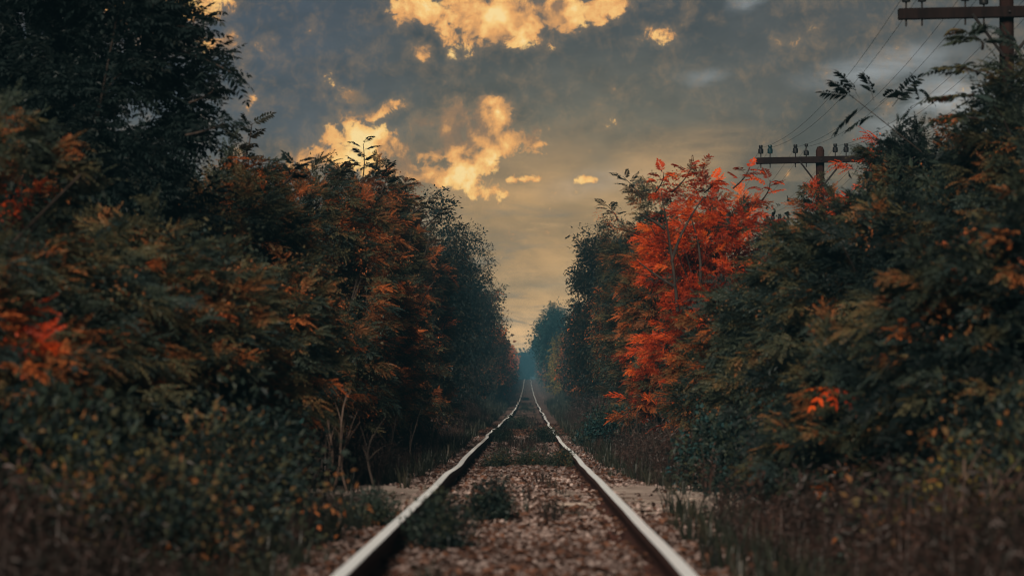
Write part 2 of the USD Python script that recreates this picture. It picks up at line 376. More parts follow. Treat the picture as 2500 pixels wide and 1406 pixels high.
def leaflet(base, direction, up, length, width, fine=False):
    """A folded blade: two triangles that share the midrib (four for leaves seen close)."""
    d = direction / np.linalg.norm(direction); s = np.cross(d, up); s /= np.linalg.norm(s) + 1e-9; n = np.cross(s, d)
    tip = base + d * length - n * length * 0.10
    if not fine:
        mid = base + d * length * 0.45
        return np.array([base, mid + s * width / 2 + n * width * .18, tip, mid - s * width / 2 + n * width * .18]), np.array([(0, 1, 2), (0, 2, 3)])
    a, b = base + d * length * .3, base + d * length * .7 - n * length * .03
    v = np.array([base, a + s * width / 2 + n * width * .15, b + s * width * .34 + n * width * .1, tip, b - s * width * .34 + n * width * .1, a - s * width / 2 + n * width * .15, a, b])
    return v, np.array([(0, 1, 6), (1, 2, 7), (1, 7, 6), (2, 3, 7), (0, 6, 5), (6, 7, 4), (6, 4, 5), (7, 3, 4)])


def gather(parts):
    vs, fs, n = [], [], 0
    for v, f in parts:
        vs.append(v); fs.append(np.asarray(f) + n); n += len(v)
    return np.vstack(vs), np.vstack(fs)


def frond(rg, base, direction, up, length, pairs, ll, lw, droop, fine=False):
    d = direction / np.linalg.norm(direction); s = np.cross(d, up); s /= np.linalg.norm(s) + 1e-9; n = np.cross(s, d)
    pt = lambda t: base + d * length * t - n * 0 - np.array([0, 0, 1.0]) * droop * length * t * t
    parts = []
    ts = np.linspace(.22, .96, pairs)
    for t in ts:
        p = pt(t); tang = pt(min(t + .05, 1.05)) - pt(t - .05); tang /= np.linalg.norm(tang)
        size = (0.75 + .5 * math.sin(PI * min(t * .9 + .1, 1))) * rg.uniform(.85, 1.1)
        for sg in (-1, 1):
            dd = s * sg * 1.0 + tang * rg.uniform(.35, .75) - n * rg.uniform(.0, .45)
            parts.append(leaflet(p, dd, n + .25 * rg.normal(size=3), ll * size, lw * size, fine))
    parts.append(leaflet(pt(.98), pt(1.0) - pt(.9), n, ll, lw, fine))
    w = .0035
    q = np.array([pt(0) - s * w, pt(0) + s * w, pt(.5) + s * w * .8, pt(1.0), pt(.5) - s * w * .8])
    parts.append((q, np.array([(0, 1, 2), (0, 2, 4), (4, 2, 3)])))
    return gather(parts)


def pinnate_spray(seed, nf=11, fl=.32, pairs=6, ll=.070, lw=.030, twig=.38, droop=.45):
    rg = np.random.default_rng(seed); parts = []
    for i in range(nf):
        t = (i + .5) / nf; p = np.array([0, twig * t, .03 * math.sin(3 * t)])
        a = i * 2.4 + rg.uniform(-.4, .4)
        d = np.array([math.cos(a) * .9, .55 + .7 * t, math.sin(a) * .45 + .28])
        parts.append(frond(rg, p, d, np.array([0, 0, 1.0]) + .25 * rg.normal(size=3), fl * rg.uniform(.7, 1.15), pairs, ll, lw, droop * rg.uniform(.5, 1.4)))
    w = .005
    parts.append((np.array([[-w, -.15, 0], [w, -.15, 0], [w * .5, twig, 0], [-w * .5, twig, 0], [0, -.15, w], [0, twig, w]]), np.array([(0, 1, 2), (0, 2, 3), (1, 4, 5), (1, 5, 2)])))
    return gather(parts)


def simple_spray(seed, nl=30, ll=.10, lw=.055, twig=.34, spread=.20):
    rg = np.random.default_rng(seed); parts = []
    for i in range(nl):
        p = np.array([rg.normal(0, spread * .6), rg.uniform(-.15, twig), rg.normal(0, spread * .6)])
        d = np.array([p[0] * 3, .5, p[2] * 3]) + rg.normal(0, .5, 3)
        parts.append(leaflet(p, d, np.array([0, -.2, 1.0]) + .5 * rg.normal(size=3), ll * rg.uniform(.7, 1.25), lw * rg.uniform(.7, 1.25)))
    w = .005
    parts.append((np.array([[-w, -.2, 0], [w, -.2, 0], [0, twig, 0]]), np.array([(0, 1, 2)])))
    return gather(parts)


SPRAYS = {
    'pinnate': [pinnate_spray(100 + i, nf=10 + i % 3, fl=.31 + .03 * (i % 3)) for i in range(4)],
    'locust': [pinnate_spray(200 + i, nf=13, fl=.23, pairs=7, ll=.042, lw=.022, twig=.40, droop=.40) for i in range(4)],
    'simple': [simple_spray(300 + i) for i in range(4)],
    'small': [simple_spray(350 + i, nl=34, ll=.060, lw=.034, twig=.42, spread=.22) for i in range(4)],
    'shrub': [simple_spray(400 + i, nl=26, ll=.075, lw=.046, twig=.28, spread=.16) for i in range(4)],
}


def tuft_mesh(seed, n=12, h=.45, lean=.35, w=.008, heads=False):
    rg = np.random.default_rng(seed); parts = []
    for i in range(n):
        a = rg.uniform(0, 2 * PI); p = np.array([math.cos(a), math.sin(a), 0]) * rg.uniform(0, .09); hh = h * rg.uniform(.5, 1.15)
        l = np.array([math.cos(a), math.sin(a), 0]) * lean * hh * rg.uniform(.2, 1.2)
        s = np.array([-math.sin(a), math.cos(a), 0]) * w * rg.uniform(.6, 1.3)
        m, t = p + l * .35 + [0, 0, hh * .6], p + l + [0, 0, hh]
        parts.append((np.array([p - s, p + s, m + s * .8, m - s * .8, t]), np.array([(0, 1, 2), (0, 2, 3), (3, 2, 4)])))
        if heads:
            for k in range(5):
                b = p + l * rg.uniform(.4, 1) + [0, 0, hh * rg.uniform(.55, 1.0)]
                parts.append(leaflet(b, rg.normal(size=3) + [0, 0, .6], rg.normal(size=3), .06, .022))
    return gather(parts)


PROTO = {}


def instancer(parent, name, protos, pos, quat, scl, idx, kind='stuff'):
    """protos: (key, mesh, material) triples; the meshes are kept once, under the first set that shows them."""
    root = '/World' if parent is None else str(parent.GetPath())
    pi = UsdGeom.PointInstancer.Define(stage, numbered(f'{root}/{name}'))
    rel = pi.CreatePrototypesRel()
    for key, mesh, mat in protos:
        if key not in PROTO:
            path = f'{pi.GetPath()}/{key}'
            usdkit.mesh(stage, path, mesh, mat); PROTO[key] = path
        rel.AddTarget(PROTO[key])
    pi.CreatePositionsAttr(Vt.Vec3fArray.FromNumpy(np.asarray(pos, np.float32)))
    q = np.asarray(quat, np.float32)
    pi.CreateOrientationsAttr(Vt.QuathArray([Gf.Quath(float(a[0]), float(a[1]), float(a[2]), float(a[3])) for a in q]))
    pi.CreateScalesAttr(Vt.Vec3fArray.FromNumpy(np.repeat(np.asarray(scl, np.float32)[:, None], 3, 1)))
    pi.CreateProtoIndicesAttr(Vt.IntArray.FromNumpy(np.asarray(idx, np.int32)))
    tag(pi, kind=kind)
    return pi


def frames(direction, rg, roll=.5):
    """Quaternions that turn local +y to each direction with local +z kept near up."""
    d = direction / np.linalg.norm(direction, axis=1, keepdims=True)
    up = np.array([0, 0, 1.0]) + roll * rg.normal(size=d.shape)
    x = np.cross(d, up); x /= np.linalg.norm(x, axis=1, keepdims=True) + 1e-9; z = np.cross(x, d)
    from scipy.spatial.transform import Rotation
    q = Rotation.from_matrix(np.stack([x, d, z], -1)).as_quat()
    return q[:, [3, 0, 1, 2]]


def yaw_quat(a): return np.stack([np.cos(a / 2), 0 * a, 0 * a, np.sin(a / 2)], 1)


def wall(y, z, gz):
    """Half width of the clearing that trains keep open."""
    h = z - gz
    far = smooth01((y - 65) / 60)
    return 1.75 - .25 * far + (0.55 - .20 * far) * smooth01(h / 1.6)


def crown_points(rg, c, r, n, base, seed, gap=.42, inner=.45, clearing=True, lobes=.35, top=1.6):
    """Points through a lumpy egg, more of them near its outside, with holes."""
    out = []
    while sum(map(len, out)) < n:
        u = rg.normal(size=(4 * n, 3)); u /= np.linalg.norm(u, axis=1, keepdims=True)
        rad = rg.uniform(0, 1, 4 * n) ** inner
        lump = 1 + lobes * 2 * (meshkit.fbm(u * 2.5 + seed * 7.7, 3, seed) - .5)
        pw = np.where(u[:, 2:] > 0, top, 4.0)                     # fuller below, rounder on top
        box_ = u / (np.abs(u) ** pw).sum(1, keepdims=True) ** (1 / pw)
        p = c + box_ * r * (rad * lump)[:, None] * np.array([.94, .94, 1])
        keep = meshkit.noise(p * 1.35, seed + 3) > gap * .9
        if clearing:
            gz = ground_z(p[:, 0], p[:, 1])
            jag = .35 * (meshkit.fbm(p * np.array([.6, .5, .9]), 3, 12) - .5)
            keep &= np.abs(p[:, 0] - line_x(p[:, 1])) > wall(p[:, 1], p[:, 2], gz) + jag
        keep &= p[:, 2] > base
        out.append(np.concatenate([p[keep], u[keep]], 1))
        if len(out) > 12: break
    a = np.concatenate(out)[:n]
    return a[:, :3], a[:, 3:]


def limbs(rg, root, c, r, h, n, rad, mat, t, bend=.25):
    """Trunk and main limbs, from the ground at root up into the crown."""
    top = c + np.array([0, 0, r[2] * .72])
    k = np.linspace(0, 1, 9)
    mid = (root + top) / 2 + rg.normal(0, bend, 3) * [1, 1, .2]
    tr = (1 - k)[:, None] ** 2 * root + 2 * (k * (1 - k))[:, None] * mid + (k ** 2)[:, None] * top
    trunk_ = obj('trunk', tube(tr - [0, 0, .05], rad * (1 - .85 * k) + .006, 7), mat, t, True)
    for i in range(n):
        s = rg.uniform(.18, .7); b = tr[int(s * 8)]
        a = rg.uniform(0, 2 * PI)
        if i % 2: a = rg.uniform(-PI * .95, -PI * .05)                # every other limb comes out on the near side
        e = c + r * np.array([math.cos(a) * .78, math.sin(a) * .92, rg.uniform(-.1, .7)])
        m = (b + e) / 2 + [0, 0, .12 * h * rg.uniform(0, 1)]
        pts = (1 - k)[:, None] ** 2 * b + 2 * (k * (1 - k))[:, None] * m + (k ** 2)[:, None] * e
        obj('limb', tube(pts, rad * .5 * (1 - s * .5) * (1 - .85 * k) + .004, 5), mat, trunk_, True)


FR_N = [0]


def add_fronds(t, rg, pts, dirs, mat, length=.48, pairs=7, ll=.10, lw=.036, n0=(0, 0, 0)):
    """Single compound leaves that can be picked out, each a part of its tree."""
    for p, d in zip(pts, dirs):
        v, f = frond(rg, np.array(p, float) - n0, np.array(d, float), np.array([0, 0, 1.0]) + .3 * rg.normal(size=3), length * rg.uniform(.75, 1.15), pairs, ll, lw, rg.uniform(.1, .5), True)
        obj('leaf_frond', (v, f), mat, t)


def shoot(t, rg, foot, tip, mat, n=7, n0=(0, 0, 0), length=.40, spread=.9, barkm=None, ll=.085):
    """A leading twig that rises out of the crown, with its leaves."""
    foot, tip = np.array(foot, float), np.array(tip, float)
    k = np.linspace(0, 1, 6)[:, None]
    pts = foot + (tip - foot) * k + np.array([.05, 0, 0]) * np.sin(k * 3)
    tw = obj('twig', tube(pts - n0, .013 * (1 - .8 * k[:, 0]) + .003, 5), barkm or BARK, t, True)
    ax = (tip - foot) / np.linalg.norm(tip - foot)
    P, D = [], []
    for i in range(n):
        s = .25 + .75 * (i + .5) / n; a = i * 2.4 + rg.uniform(-.3, .3)
        P.append(foot + (tip - foot) * s)
        D.append(ax * (.35 + .5 * s) + spread * np.array([math.cos(a), math.sin(a), .12]))
    add_fronds(tw, rg, P, D, mat, length, 7, ll, .034, n0)


TREES = []


def tree(name, label, cat, x, y, top, r, sprays, kind='pinnate', mix=(('green', 1),), seed=1, low=.35, trunk=.07, nlimb=5, gap=.42, scale=1.0, group=None, region=None, barkm=None, clearing=True, lobes=.48, inner=.45, lean=0.0, flat=1.6):
    """top: height of the crown's top (world z); r: (across, along) crown radii; region(p) may pick the leaf kind by place."""
    if y < 92: sprays, scale, gap = int(sprays * (2.2 if y > 26 else 2.6)), scale * (.67 if y > 26 else .58), gap + .05
    if 27 < y < 66 and group is None: low = max(low, .75)
    rg = np.random.default_rng(seed)
    g0 = float(ground_z(x, y)); root = np.array([x, y, g0])
    t = thing(name, label, cat, root, 0, group)
    lowz = g0 + low
    c = np.array([x + lean, y, (top + lowz) / 2]); rr = np.array([r[0], r[1], (top - lowz) / 2])
    limbs(rg, np.zeros(3), c - root, rr, top - g0, nlimb, trunk, barkm or BARK, t)
    p, u = crown_points(rg, c, rr * 1.0, sprays, g0 + .12, seed, gap, inner, clearing, lobes, flat)
    keys = [k for k, _ in mix]; w = np.array([b for _, b in mix], float); w /= w.sum()
    # leaf kinds come in patches
    n = meshkit.fbm(p * .8 + seed, 3, seed + 50); order = np.argsort(np.argsort(n + rg.normal(0, .20, len(n)))) / max(len(n), 1)
    which = np.searchsorted(np.cumsum(w), order).clip(0, len(keys) - 1)
    if region is not None: which = region(p, which, keys, rg)
    protos = []
    for k in keys:
        for v in range(4): protos.append((f'{kind}_{k}_{v}', SPRAYS[kind][v], L[k]))
        for v in range(2): protos.append((f'small_{k}_{v}', SPRAYS['small'][v], L[k]))
    d = u * [1, 1, .30] + [0, 0, .08] + .55 * rg.normal(size=u.shape) * [1, 1, .6] + np.array([-.25 * np.sign(x), -.15, 0])
    instancer(t, 'crown', protos, p - root, frames(d, rg, .35), scale * rg.uniform(.7, 1.25, len(p)), which * 6 + np.where(rg.uniform(size=len(p)) < .72, rg.integers(0, 4, len(p)), rg.integers(4, 6, len(p))))
    t._root, t._rg = root, rg
    return t


def spot(X, Y, d):
    p = at(X, Y, d); return float(p[0]), float(p[2])


# ------------------------------------------------------------------ trees of the left wall, near to far
def left_trees():
    x, top = spot(205, -110, 30)
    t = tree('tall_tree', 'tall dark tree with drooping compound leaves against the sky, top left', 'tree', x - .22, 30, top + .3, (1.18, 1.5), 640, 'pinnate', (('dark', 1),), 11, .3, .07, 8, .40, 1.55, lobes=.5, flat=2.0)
    rg, r0 = t._rg, t._root
    for (X, Y, X2, Y2) in ((430, 120, 560, 175), (420, 60, 470, 70), (450, 330, 545, 300), (330, 60, 370, 5), (460, 250, 520, 215), (380, 150, 460, 120)):
        shoot(t, rg, at(X, Y, 29.6), at(X2, Y2, 29.4), L['dark'], 8, r0, .42)
    x, top = spot(-90, 250, 20)
    tree('leafy_tree', 'blurred brown green tree filling the left edge, with a splash of red leaves', 'tree', x - .15, 20.5, top, (1.45, 1.6), 620, 'pinnate', (('green', 6), ('mixed', .5), ('red', .01)), 12, .5, .06, 5, .42, .9,
         region=lambda p, w, k, rg: np.where((np.hypot((p[:, 0] + 3.86) / .20, (p[:, 2] - 2.30) / .32) < 1) & (rg.uniform(size=len(p)) < .26), 2, w))
    x, top = spot(30, 480, 17)
    t = tree('young_tree', 'blurred bush with bright red leaves at the left edge', 'tree', x - .50, 17.3, top - .1, (.75, .8), 300, 'pinnate', (('mixed', 3), ('red', .01)), 13, .5, .03, 4, .4, .75,
         region=lambda p, w, k, rg: np.where((np.hypot((p[:, 0] + 3.12) / .14, (p[:, 2] - 1.50) / .34) < 1) & (rg.uniform(size=len(p)) < .75), 1, 0))
    x, top = spot(330, 560, 24)
    tree('leafy_tree', 'grey green feathery tree below the dark drooping one, left foreground', 'tree', x + .1, 24.5, top + .15, (1.25, 1.5), 640, 'locust', (('green', 4), ('mixed', 2)), 14, .4, .06, 6, .40, 1.15)
    x, top = spot(590, 385, 37)
    t = tree('leafy_tree', 'slender green tree with one twig rising above its crown left of the golden cloud', 'tree', x - .1, 37, top, (1.15, 1.5), 700, 'locust', (('green', 3), ('mixed', 2)), 15, .4, .06, 6, .44, 1.15)
    shoot(t, t._rg, at(575, 430, 36.6), at(612, 300, 36.6), L['oak'], 9, t._root, .30)
    shoot(t, t._rg, at(690, 450, 36.2), at(725, 395, 36.2), L['dark'], 6, t._root, .30)
    x, top = spot(700, 640, 31)
    tree('leafy_tree', 'grey leaved bushy tree with pale feathery branches leaning to the track, left', 'tree', x - .35, 31, top + .1, (1.05, 1.4), 560, 'locust', (('green', 4), ('mixed', 2.4)), 16, .35, .05, 6, .40, 1.05)
    x, top = spot(800, 425, 46)
    t = tree('leafy_tree', 'broad brown green tree with sprays of orange leaves, left middle', 'tree', x - .2, 45, top, (1.25, 1.9), 860, 'locust', (('green', 2.4), ('mixed', 3), ('orange', .7)), 17, .4, .07, 7, .42, 1.15)
    shoot(t, t._rg, at(800, 470, 44.6), at(835, 405, 44.6), L['oak'], 6, t._root, .32)
    x, top = spot(885, 440, 51)
    t = tree('leafy_tree', 'tree with a dark leading twig standing against the golden cloud and red leaves under it', 'tree', x + .05, 51, top, (1.05, 1.5), 760, 'locust', (('mixed', 3), ('oak', 1), ('orange', 1)), 18, .4, .07, 6, .44, 1.15,
             region=lambda p, w, k, rg: np.where((np.abs(p[:, 0] + 2.95) < .30) & (p[:, 2] > 2.6) & (rg.uniform(size=len(p)) < .5), 2, w))
    shoot(t, t._rg, at(878, 470, 50.5), at(885, 350, 50.5), L['dark'], 11, t._root, .36, 1.0)
    shoot(t, t._rg, at(930, 470, 50.5), at(940, 405, 50.5), L['dark'], 7, t._root, .32)
    shoot(t, t._rg, at(840, 460, 50.2), at(830, 415, 50.2), L['dark'], 6, t._root, .32)
    x, top = spot(975, 455, 60)
    t = tree('leafy_tree', 'thin topped tree whose fine twigs stick out left of the sky gap', 'tree', x, 60, top, (1.0, 1.7), 720, 'locust', (('mixed', 2), ('green', 2), ('orange', .5)), 19, .4, .07, 7, .46, 1.15)
    for (X, Y, X2, Y2) in ((975, 500, 990, 440), (1010, 520, 1045, 485), (1030, 560, 1075, 510)):
        shoot(t, t._rg, at(X, Y, 59.5), at(X2, Y2, 59.2), L['oak'], 6, t._root, .34)
    x, top = spot(930, 700, 56)
    tree('leafy_tree', 'low orange brown tree leaning out over the left side of the track', 'tree', x + .15, 55, top + .3, (.9, 1.6), 560, 'locust', (('mixed', 2), ('orange', 1.2), ('green', 1)), 20, .35, .05, 5, .42, 1.1)
    x, top = spot(1050, 565, 78)
    tree('leafy_tree', 'rusty brown tree in front of the first dark tree on the left', 'tree', x - .1, 76, top, (1.0, 2.0), 760, 'locust', (('mixed', 2), ('oak', 2), ('orange', .6)), 21, .4, .08, 6, .42, 1.3)
    for X, Y, d, wx, s, sd, lab in ((1068, 548, 94, .85, 760, 22, 'dark tree with lumpy crown, nearest of the three dark trees left of the sky gap'),
                                    (1124, 603, 121, .95, 760, 23, 'dark tree with clumped leaves, middle of the three dark trees left of the sky gap'),
                                    (1166, 650, 152, 1.0, 760, 24, 'dark tree nearest the sky gap, farthest of the three dark trees on the left')):
        x, top = spot(X, Y, d)
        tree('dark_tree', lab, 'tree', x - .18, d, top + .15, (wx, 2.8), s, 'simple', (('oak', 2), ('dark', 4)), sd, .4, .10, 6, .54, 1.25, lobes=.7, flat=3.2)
    x, top = spot(1195, 720, 196)
    tree('leafy_tree', 'green hazy tree with a ragged edge beyond the three dark trees on the left', 'tree', x - .45, 196, top + .2, (1.5, 4.0), 700, 'simple', (('green', 1), ('oak', 2), ('orange', 1.2)), 25, .4, .10, 5, .5, 1.7, lobes=.5, flat=3)
    x, top = spot(1213, 790, 255)
    tree('leafy_tree', 'dim olive tree next to the small red topped one far down the left wall', 'tree', x - .7, 250, top, (1.3, 5), 560, 'simple', (('oak', 2), ('orange', 1)), 26, .4, .1, 5, .5, 2.4)
    x, top = spot(1228, 838, 320)
    tree('leafy_tree', 'small tree with a red top far down the left wall', 'tree', x - .9, 320, top, (1.5, 7), 560, 'simple', (('oak', 1.6), ('red', 1)), 27, .4, .1, 5, .5, 2.6)


def red_zone(p, which, keys, rg):
    """Red high and towards the line; green low and outwards on the tree."""
    s = (p[:, 2] - 1.1) - (p[:, 0] - 2.6) * .55 + 1.6 * (meshkit.fbm(p * 1.1, 3, 8) - .5) + rg.normal(0, .25, len(p))
    u = rg.uniform(size=len(p))
    return np.where(s > .15, np.where(u < .74, 0, np.where(u < .88, 1, 2)), np.where(u < np.where(p[:, 0] < 2.9, .5, .15), 0, np.where(u < .7, 1, 2)))


def right_trees():
    x, top = spot(1735, 425, 51)
    t = tree('red_tree', 'bright red autumn tree below the farther utility pole', 'tree', x + .10, 51, top, (1.55, 1.7), 900, 'locust', (('red', 3), ('orange', 1), ('green', 1)), 31, .5, .07, 9, .44, 1.0, region=red_zone, lobes=.5)
    rg, r0 = t._rg, t._root
    for (X, Y, X2, Y2) in ((1640, 470, 1690, 405), (1600, 470, 1620, 420), (1790, 460, 1830, 410), (1860, 490, 1880, 440), (1720, 470, 1740, 440)):
        shoot(t, rg, at(X, Y, 50.6), at(X2, Y2, 50.3), L['red'], 7, r0, .36)
    k = np.linspace(0, 1, 8)
    for (a, b, m) in (((1655, 760), (1615, 470), (1640, 600)), ((1640, 640), (1720, 480), (1660, 560)), ((1625, 560), (1560, 520), (1600, 540)), ((1710, 690), (1690, 540), (1715, 610)), ((1650, 700), (1560, 640), (1610, 680))):
        A, B, M = (at(*q, 49.55) - r0 for q in (a, b, m))
        obj('limb', tube((1 - k)[:, None] ** 2 * A + 2 * (k * (1 - k))[:, None] * M + (k ** 2)[:, None] * B, .030 * (1 - .8 * k) + .004, 5), BARK, t, True)
    x, top = spot(1600, 620, 57)
    tree('leafy_tree', 'green tree with orange tips hanging beside the track left of the red tree', 'tree', x + .05, 58, top + .3, (.75, 1.7), 560, 'locust', (('mixed', 2), ('orange', 1.8), ('green', 1), ('red', .5)), 32, .4, .06, 5, .42, 1.1)
    x, top = spot(1560, 455, 73)
    t = tree('leafy_tree', 'ragged green tree topped by a leaning feathery twig left of the red tree', 'tree', x + .25, 73, top, (1.1, 2.0), 760, 'locust', (('green', 2), ('oak', 1), ('mixed', 2)), 33, .4, .08, 7, .46, 1.25)
    shoot(t, t._rg, at(1570, 490, 72.5), at(1520, 430, 72.5), L['oak'], 10, t._root, .42)
    shoot(t, t._rg, at(1510, 540, 72.5), at(1480, 500, 72.5), L['oak'], 8, t._root, .42)
    x, top = spot(1505, 560, 88)
    tree('leafy_tree', 'green brown tree between the ragged green tree and the dark column, right', 'tree', x + .1, 87, top, (.85, 2.2), 620, 'simple', (('oak', 2), ('green', 2), ('orange', .8)), 34, .4, .08, 5, .46, 1.2, lobes=.5, flat=2.6)
    x, top = spot(1435, 590, 108)
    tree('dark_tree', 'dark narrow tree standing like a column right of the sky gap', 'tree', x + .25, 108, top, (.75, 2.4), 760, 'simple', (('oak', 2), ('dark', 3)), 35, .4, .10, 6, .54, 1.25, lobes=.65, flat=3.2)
    x, top = spot(1450, 720, 122)
    tree('leafy_tree', 'rusty tree tucked behind the dark column on the right', 'tree', x + .35, 128, top, (.9, 2.6), 520, 'simple', (('oak', 2), ('orange', 1)), 36, .4, .08, 5, .46, 1.5)
    x, top = spot(1405, 738, 168)
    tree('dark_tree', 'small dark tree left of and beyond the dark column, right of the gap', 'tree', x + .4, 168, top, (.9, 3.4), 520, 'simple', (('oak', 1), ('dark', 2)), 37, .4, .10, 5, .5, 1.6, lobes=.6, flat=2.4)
    x, top = spot(1392, 800, 215)
    tree('leafy_tree', 'orange tinted hazy tree behind the yellow one on the right', 'tree', x + .8, 215, top, (1.3, 4), 520, 'simple', (('oak', 1), ('orange', 2)), 38, .4, .1, 5, .46, 2.0)
    x, top = spot(1366, 815, 262)
    tree('leafy_tree', 'yellow green hazy tree at the foot of the blue green tufted tree', 'tree', x + .8, 262, top, (1.4, 5), 560, 'simple', (('yellow', 3), ('oak', 1)), 39, .4, .1, 5, .44, 2.2)
    x, top = spot(1352, 758, 300)
    t = tree('tufted_tree', 'blue green tree with upright tufts beside the far end of the gap', 'tree', x + .15, 305, top, (1.75, 3.0), 760, 'simple', (('blue', 1),), 40, 3.2, .16, 6, .46, 2.4, lobes=.6, clearing=False)
    for X, Y in ((1348, 745), (1326, 775), (1368, 765), (1316, 800)):
        shoot(t, t._rg, at(X + 4, Y + 25, 299), at(X, Y, 299), L['blue'], 8, t._root, .75, .4, ll=.34)
    # nearer trees
    x, top = spot(2130, 350, 44)
    t = tree('leafy_tree', 'tree with loose red sprays in front of the farther utility pole', 'tree', x + .15, 44, top, (.95, 1.4), 600, 'pinnate', (('red', 1.1), ('green', 3), ('mixed', 2)), 41, .5, .06, 6, .48, .95,
             region=lambda p, w, k, rg: np.where((p[:, 2] > 3.5) & (p[:, 0] < 5.4) & (rg.uniform(size=len(p)) < .6), 0, w))
    x, top = spot(1990, 412, 48)
    tree('leafy_tree', 'small tree of red and green sprays hiding the foot of the farther utility pole', 'tree', x + .1, 48, top, (.62, .9), 300, 'locust', (('red', 1), ('green', 1.6), ('mixed', 1)), 49, .5, .05, 5, .44, .95)
    x, top = spot(2200, 325, 34)
    t = tree('feathery_tree', 'tree with long feathered fronds spread against the bright streaky cloud', 'tree', x + .15, 34, top, (.95, 1.2), 560, 'pinnate', (('dark', 3), ('green', 2)), 42, .5, .06, 7, .48, .95)
    rg, r0 = t._rg, t._root
    P, D = [], []
    for (X, Y, X2, Y2) in ((2085, 235, 2005, 215), (2085, 240, 2040, 180), (2100, 240, 2070, 180), (2135, 245, 2125, 200), (2150, 280, 2020, 282), (2110, 260, 2050, 280), (2180, 260, 2210, 215), (2250, 260, 2240, 210), (2290, 270, 2280, 245), (2150, 250, 2170, 225)):
        a, b = at(X, Y, 33.2), at(X2, Y2, 33.1); P.append(a); D.append((b - a) / np.linalg.norm(b - a))
    add_fronds(t, rg, P, D, L['dark'], .52, 9, .115, .034, r0)
    kk = np.linspace(0, 1, 6)[:, None]
    a, b = at(2250, 370, 33.4), at(2075, 230, 33.2)
    obj('twig', tube(a + (b - a) * kk - r0, .008 * (1 - .6 * kk[:, 0]), 5), BARK, t, True)
    x, top = spot(2500, 95, 27)
    t = tree('leafy_tree', 'tall green tree rising in front of the nearer utility pole, right edge', 'tree', x + .1, 27, top - .1, (.72, 1.0), 520, 'pinnate', (('green', 4), ('dark', 2)), 43, .6, .06, 7, .44, .85)
    for (X, Y, X2, Y2) in ((2390, 180, 2345, 165), (2380, 230, 2320, 235), (2400, 120, 2375, 85), (2390, 290, 2330, 285)):
        shoot(t, t._rg, at(X, Y, 26.5), at(X2, Y2, 26.4), L['green'], 7, t._root, .32)
    x, top = spot(2120, 480, 28)
    tree('leafy_tree', 'broad green feathery tree at the centre of the right foliage', 'tree', x + .35, 29, top + .1, (1.35, 1.6), 760, 'locust', (('green', 6), ('dark', 2.5)), 44, .4, .06, 7, .40, 1.15)
    x, top = spot(1880, 640, 33)
    t = tree('leafy_tree', 'deep green tree with drooping feathers right of the red tree', 'tree', x + .25, 33.5, top + .2, (1.0, 1.6), 620, 'locust', (('green', 5), ('dark', 2), ('mixed', .8), ('orange', .4)), 45, .35, .05, 6, .40, 1.1)
    x, top = spot(2430, 420, 20)
    tree('leafy_tree', 'dark blurred tree over the lower right corner with scattered orange leaves', 'tree', x + .35, 20, top, (1.25, 1.5), 640, 'locust', (('green', 4), ('dark', 3), ('mixed', .4)), 46, .5, .05, 6, .40, 1.1)
    x, top = spot(2080, 800, 22)
    t = tree('young_tree', 'low dark green bush holding one bright red frond, right foreground', 'tree', x + .05, 22.5, top, (.8, 1.2), 460, 'locust', (('green', 5), ('dark', 2), ('mixed', .4)), 47, .4, .04, 5, .40, 1.0)
    P = [at(2025, 950, 21.2)] * 4 + [at(2060, 975, 21.2)]
    D = [np.array(q, float) for q in ((-.5, -.25, .15), (.1, -.4, -.3), (.6, -.2, .1), (-.5, -.3, -.3), (.3, -.4, -.2))]
    add_fronds(t, t._rg, P, D, L['red'], .16, 3, .070, .028, t._root)
    x, top = spot(1800, 840, 40)
    tree('young_tree', 'small dark tree at the foot of the red tree beside the track', 'tree', x - .15, 41, top, (.75, 1.3), 420, 'locust', (('green', 3), ('mixed', 1.4), ('orange', .4)), 48, .3, .04, 5, .40, 1.0)


left_trees(); right_trees()

# trees behind the front rows, seen only as dark depth between them
BACKS = 'trees standing close behind the front row of the green wall'
rg = np.random.default_rng(77)
for s in (-1, 1):
    y = 24.0
    k = 0
    while y < 150:
        tree('hedge_tree', 'dim green tree half hidden behind the front row of trees', 'tree', s * (5.6 + rg.uniform(-.4, .8)), y, float(ground_z(s * 5, y)) + rg.uniform(3.6, 4.4), (1.5, max(2.4, y * .04)), 330, 'simple', (('shrub', 2), ('dark', 1)), 500 + k + 60 * (s > 0), .2, .07, 3, .3, 1.7 + y * .004, group=BACKS)
        y += 4.2 + y * .035; k += 1

# the far walls: four crowns shared by every far tree


def far_crown(seed, h, rx, ry, n=900):
    rg = np.random.default_rng(seed)
    p, u = crown_points(rg, np.array([0, 0, h * .55]), np.array([rx, ry, h * .47]), n, .1, seed, .44, .5, False, .6)
    parts = []
    for q, d in zip(p, u):
        for _ in range(3):
            parts.append(leaflet(q + rg.normal(0, .25, 3), d + rg.normal(0, .7, 3), rg.normal(size=3), .42, .30))
    return gather(parts)


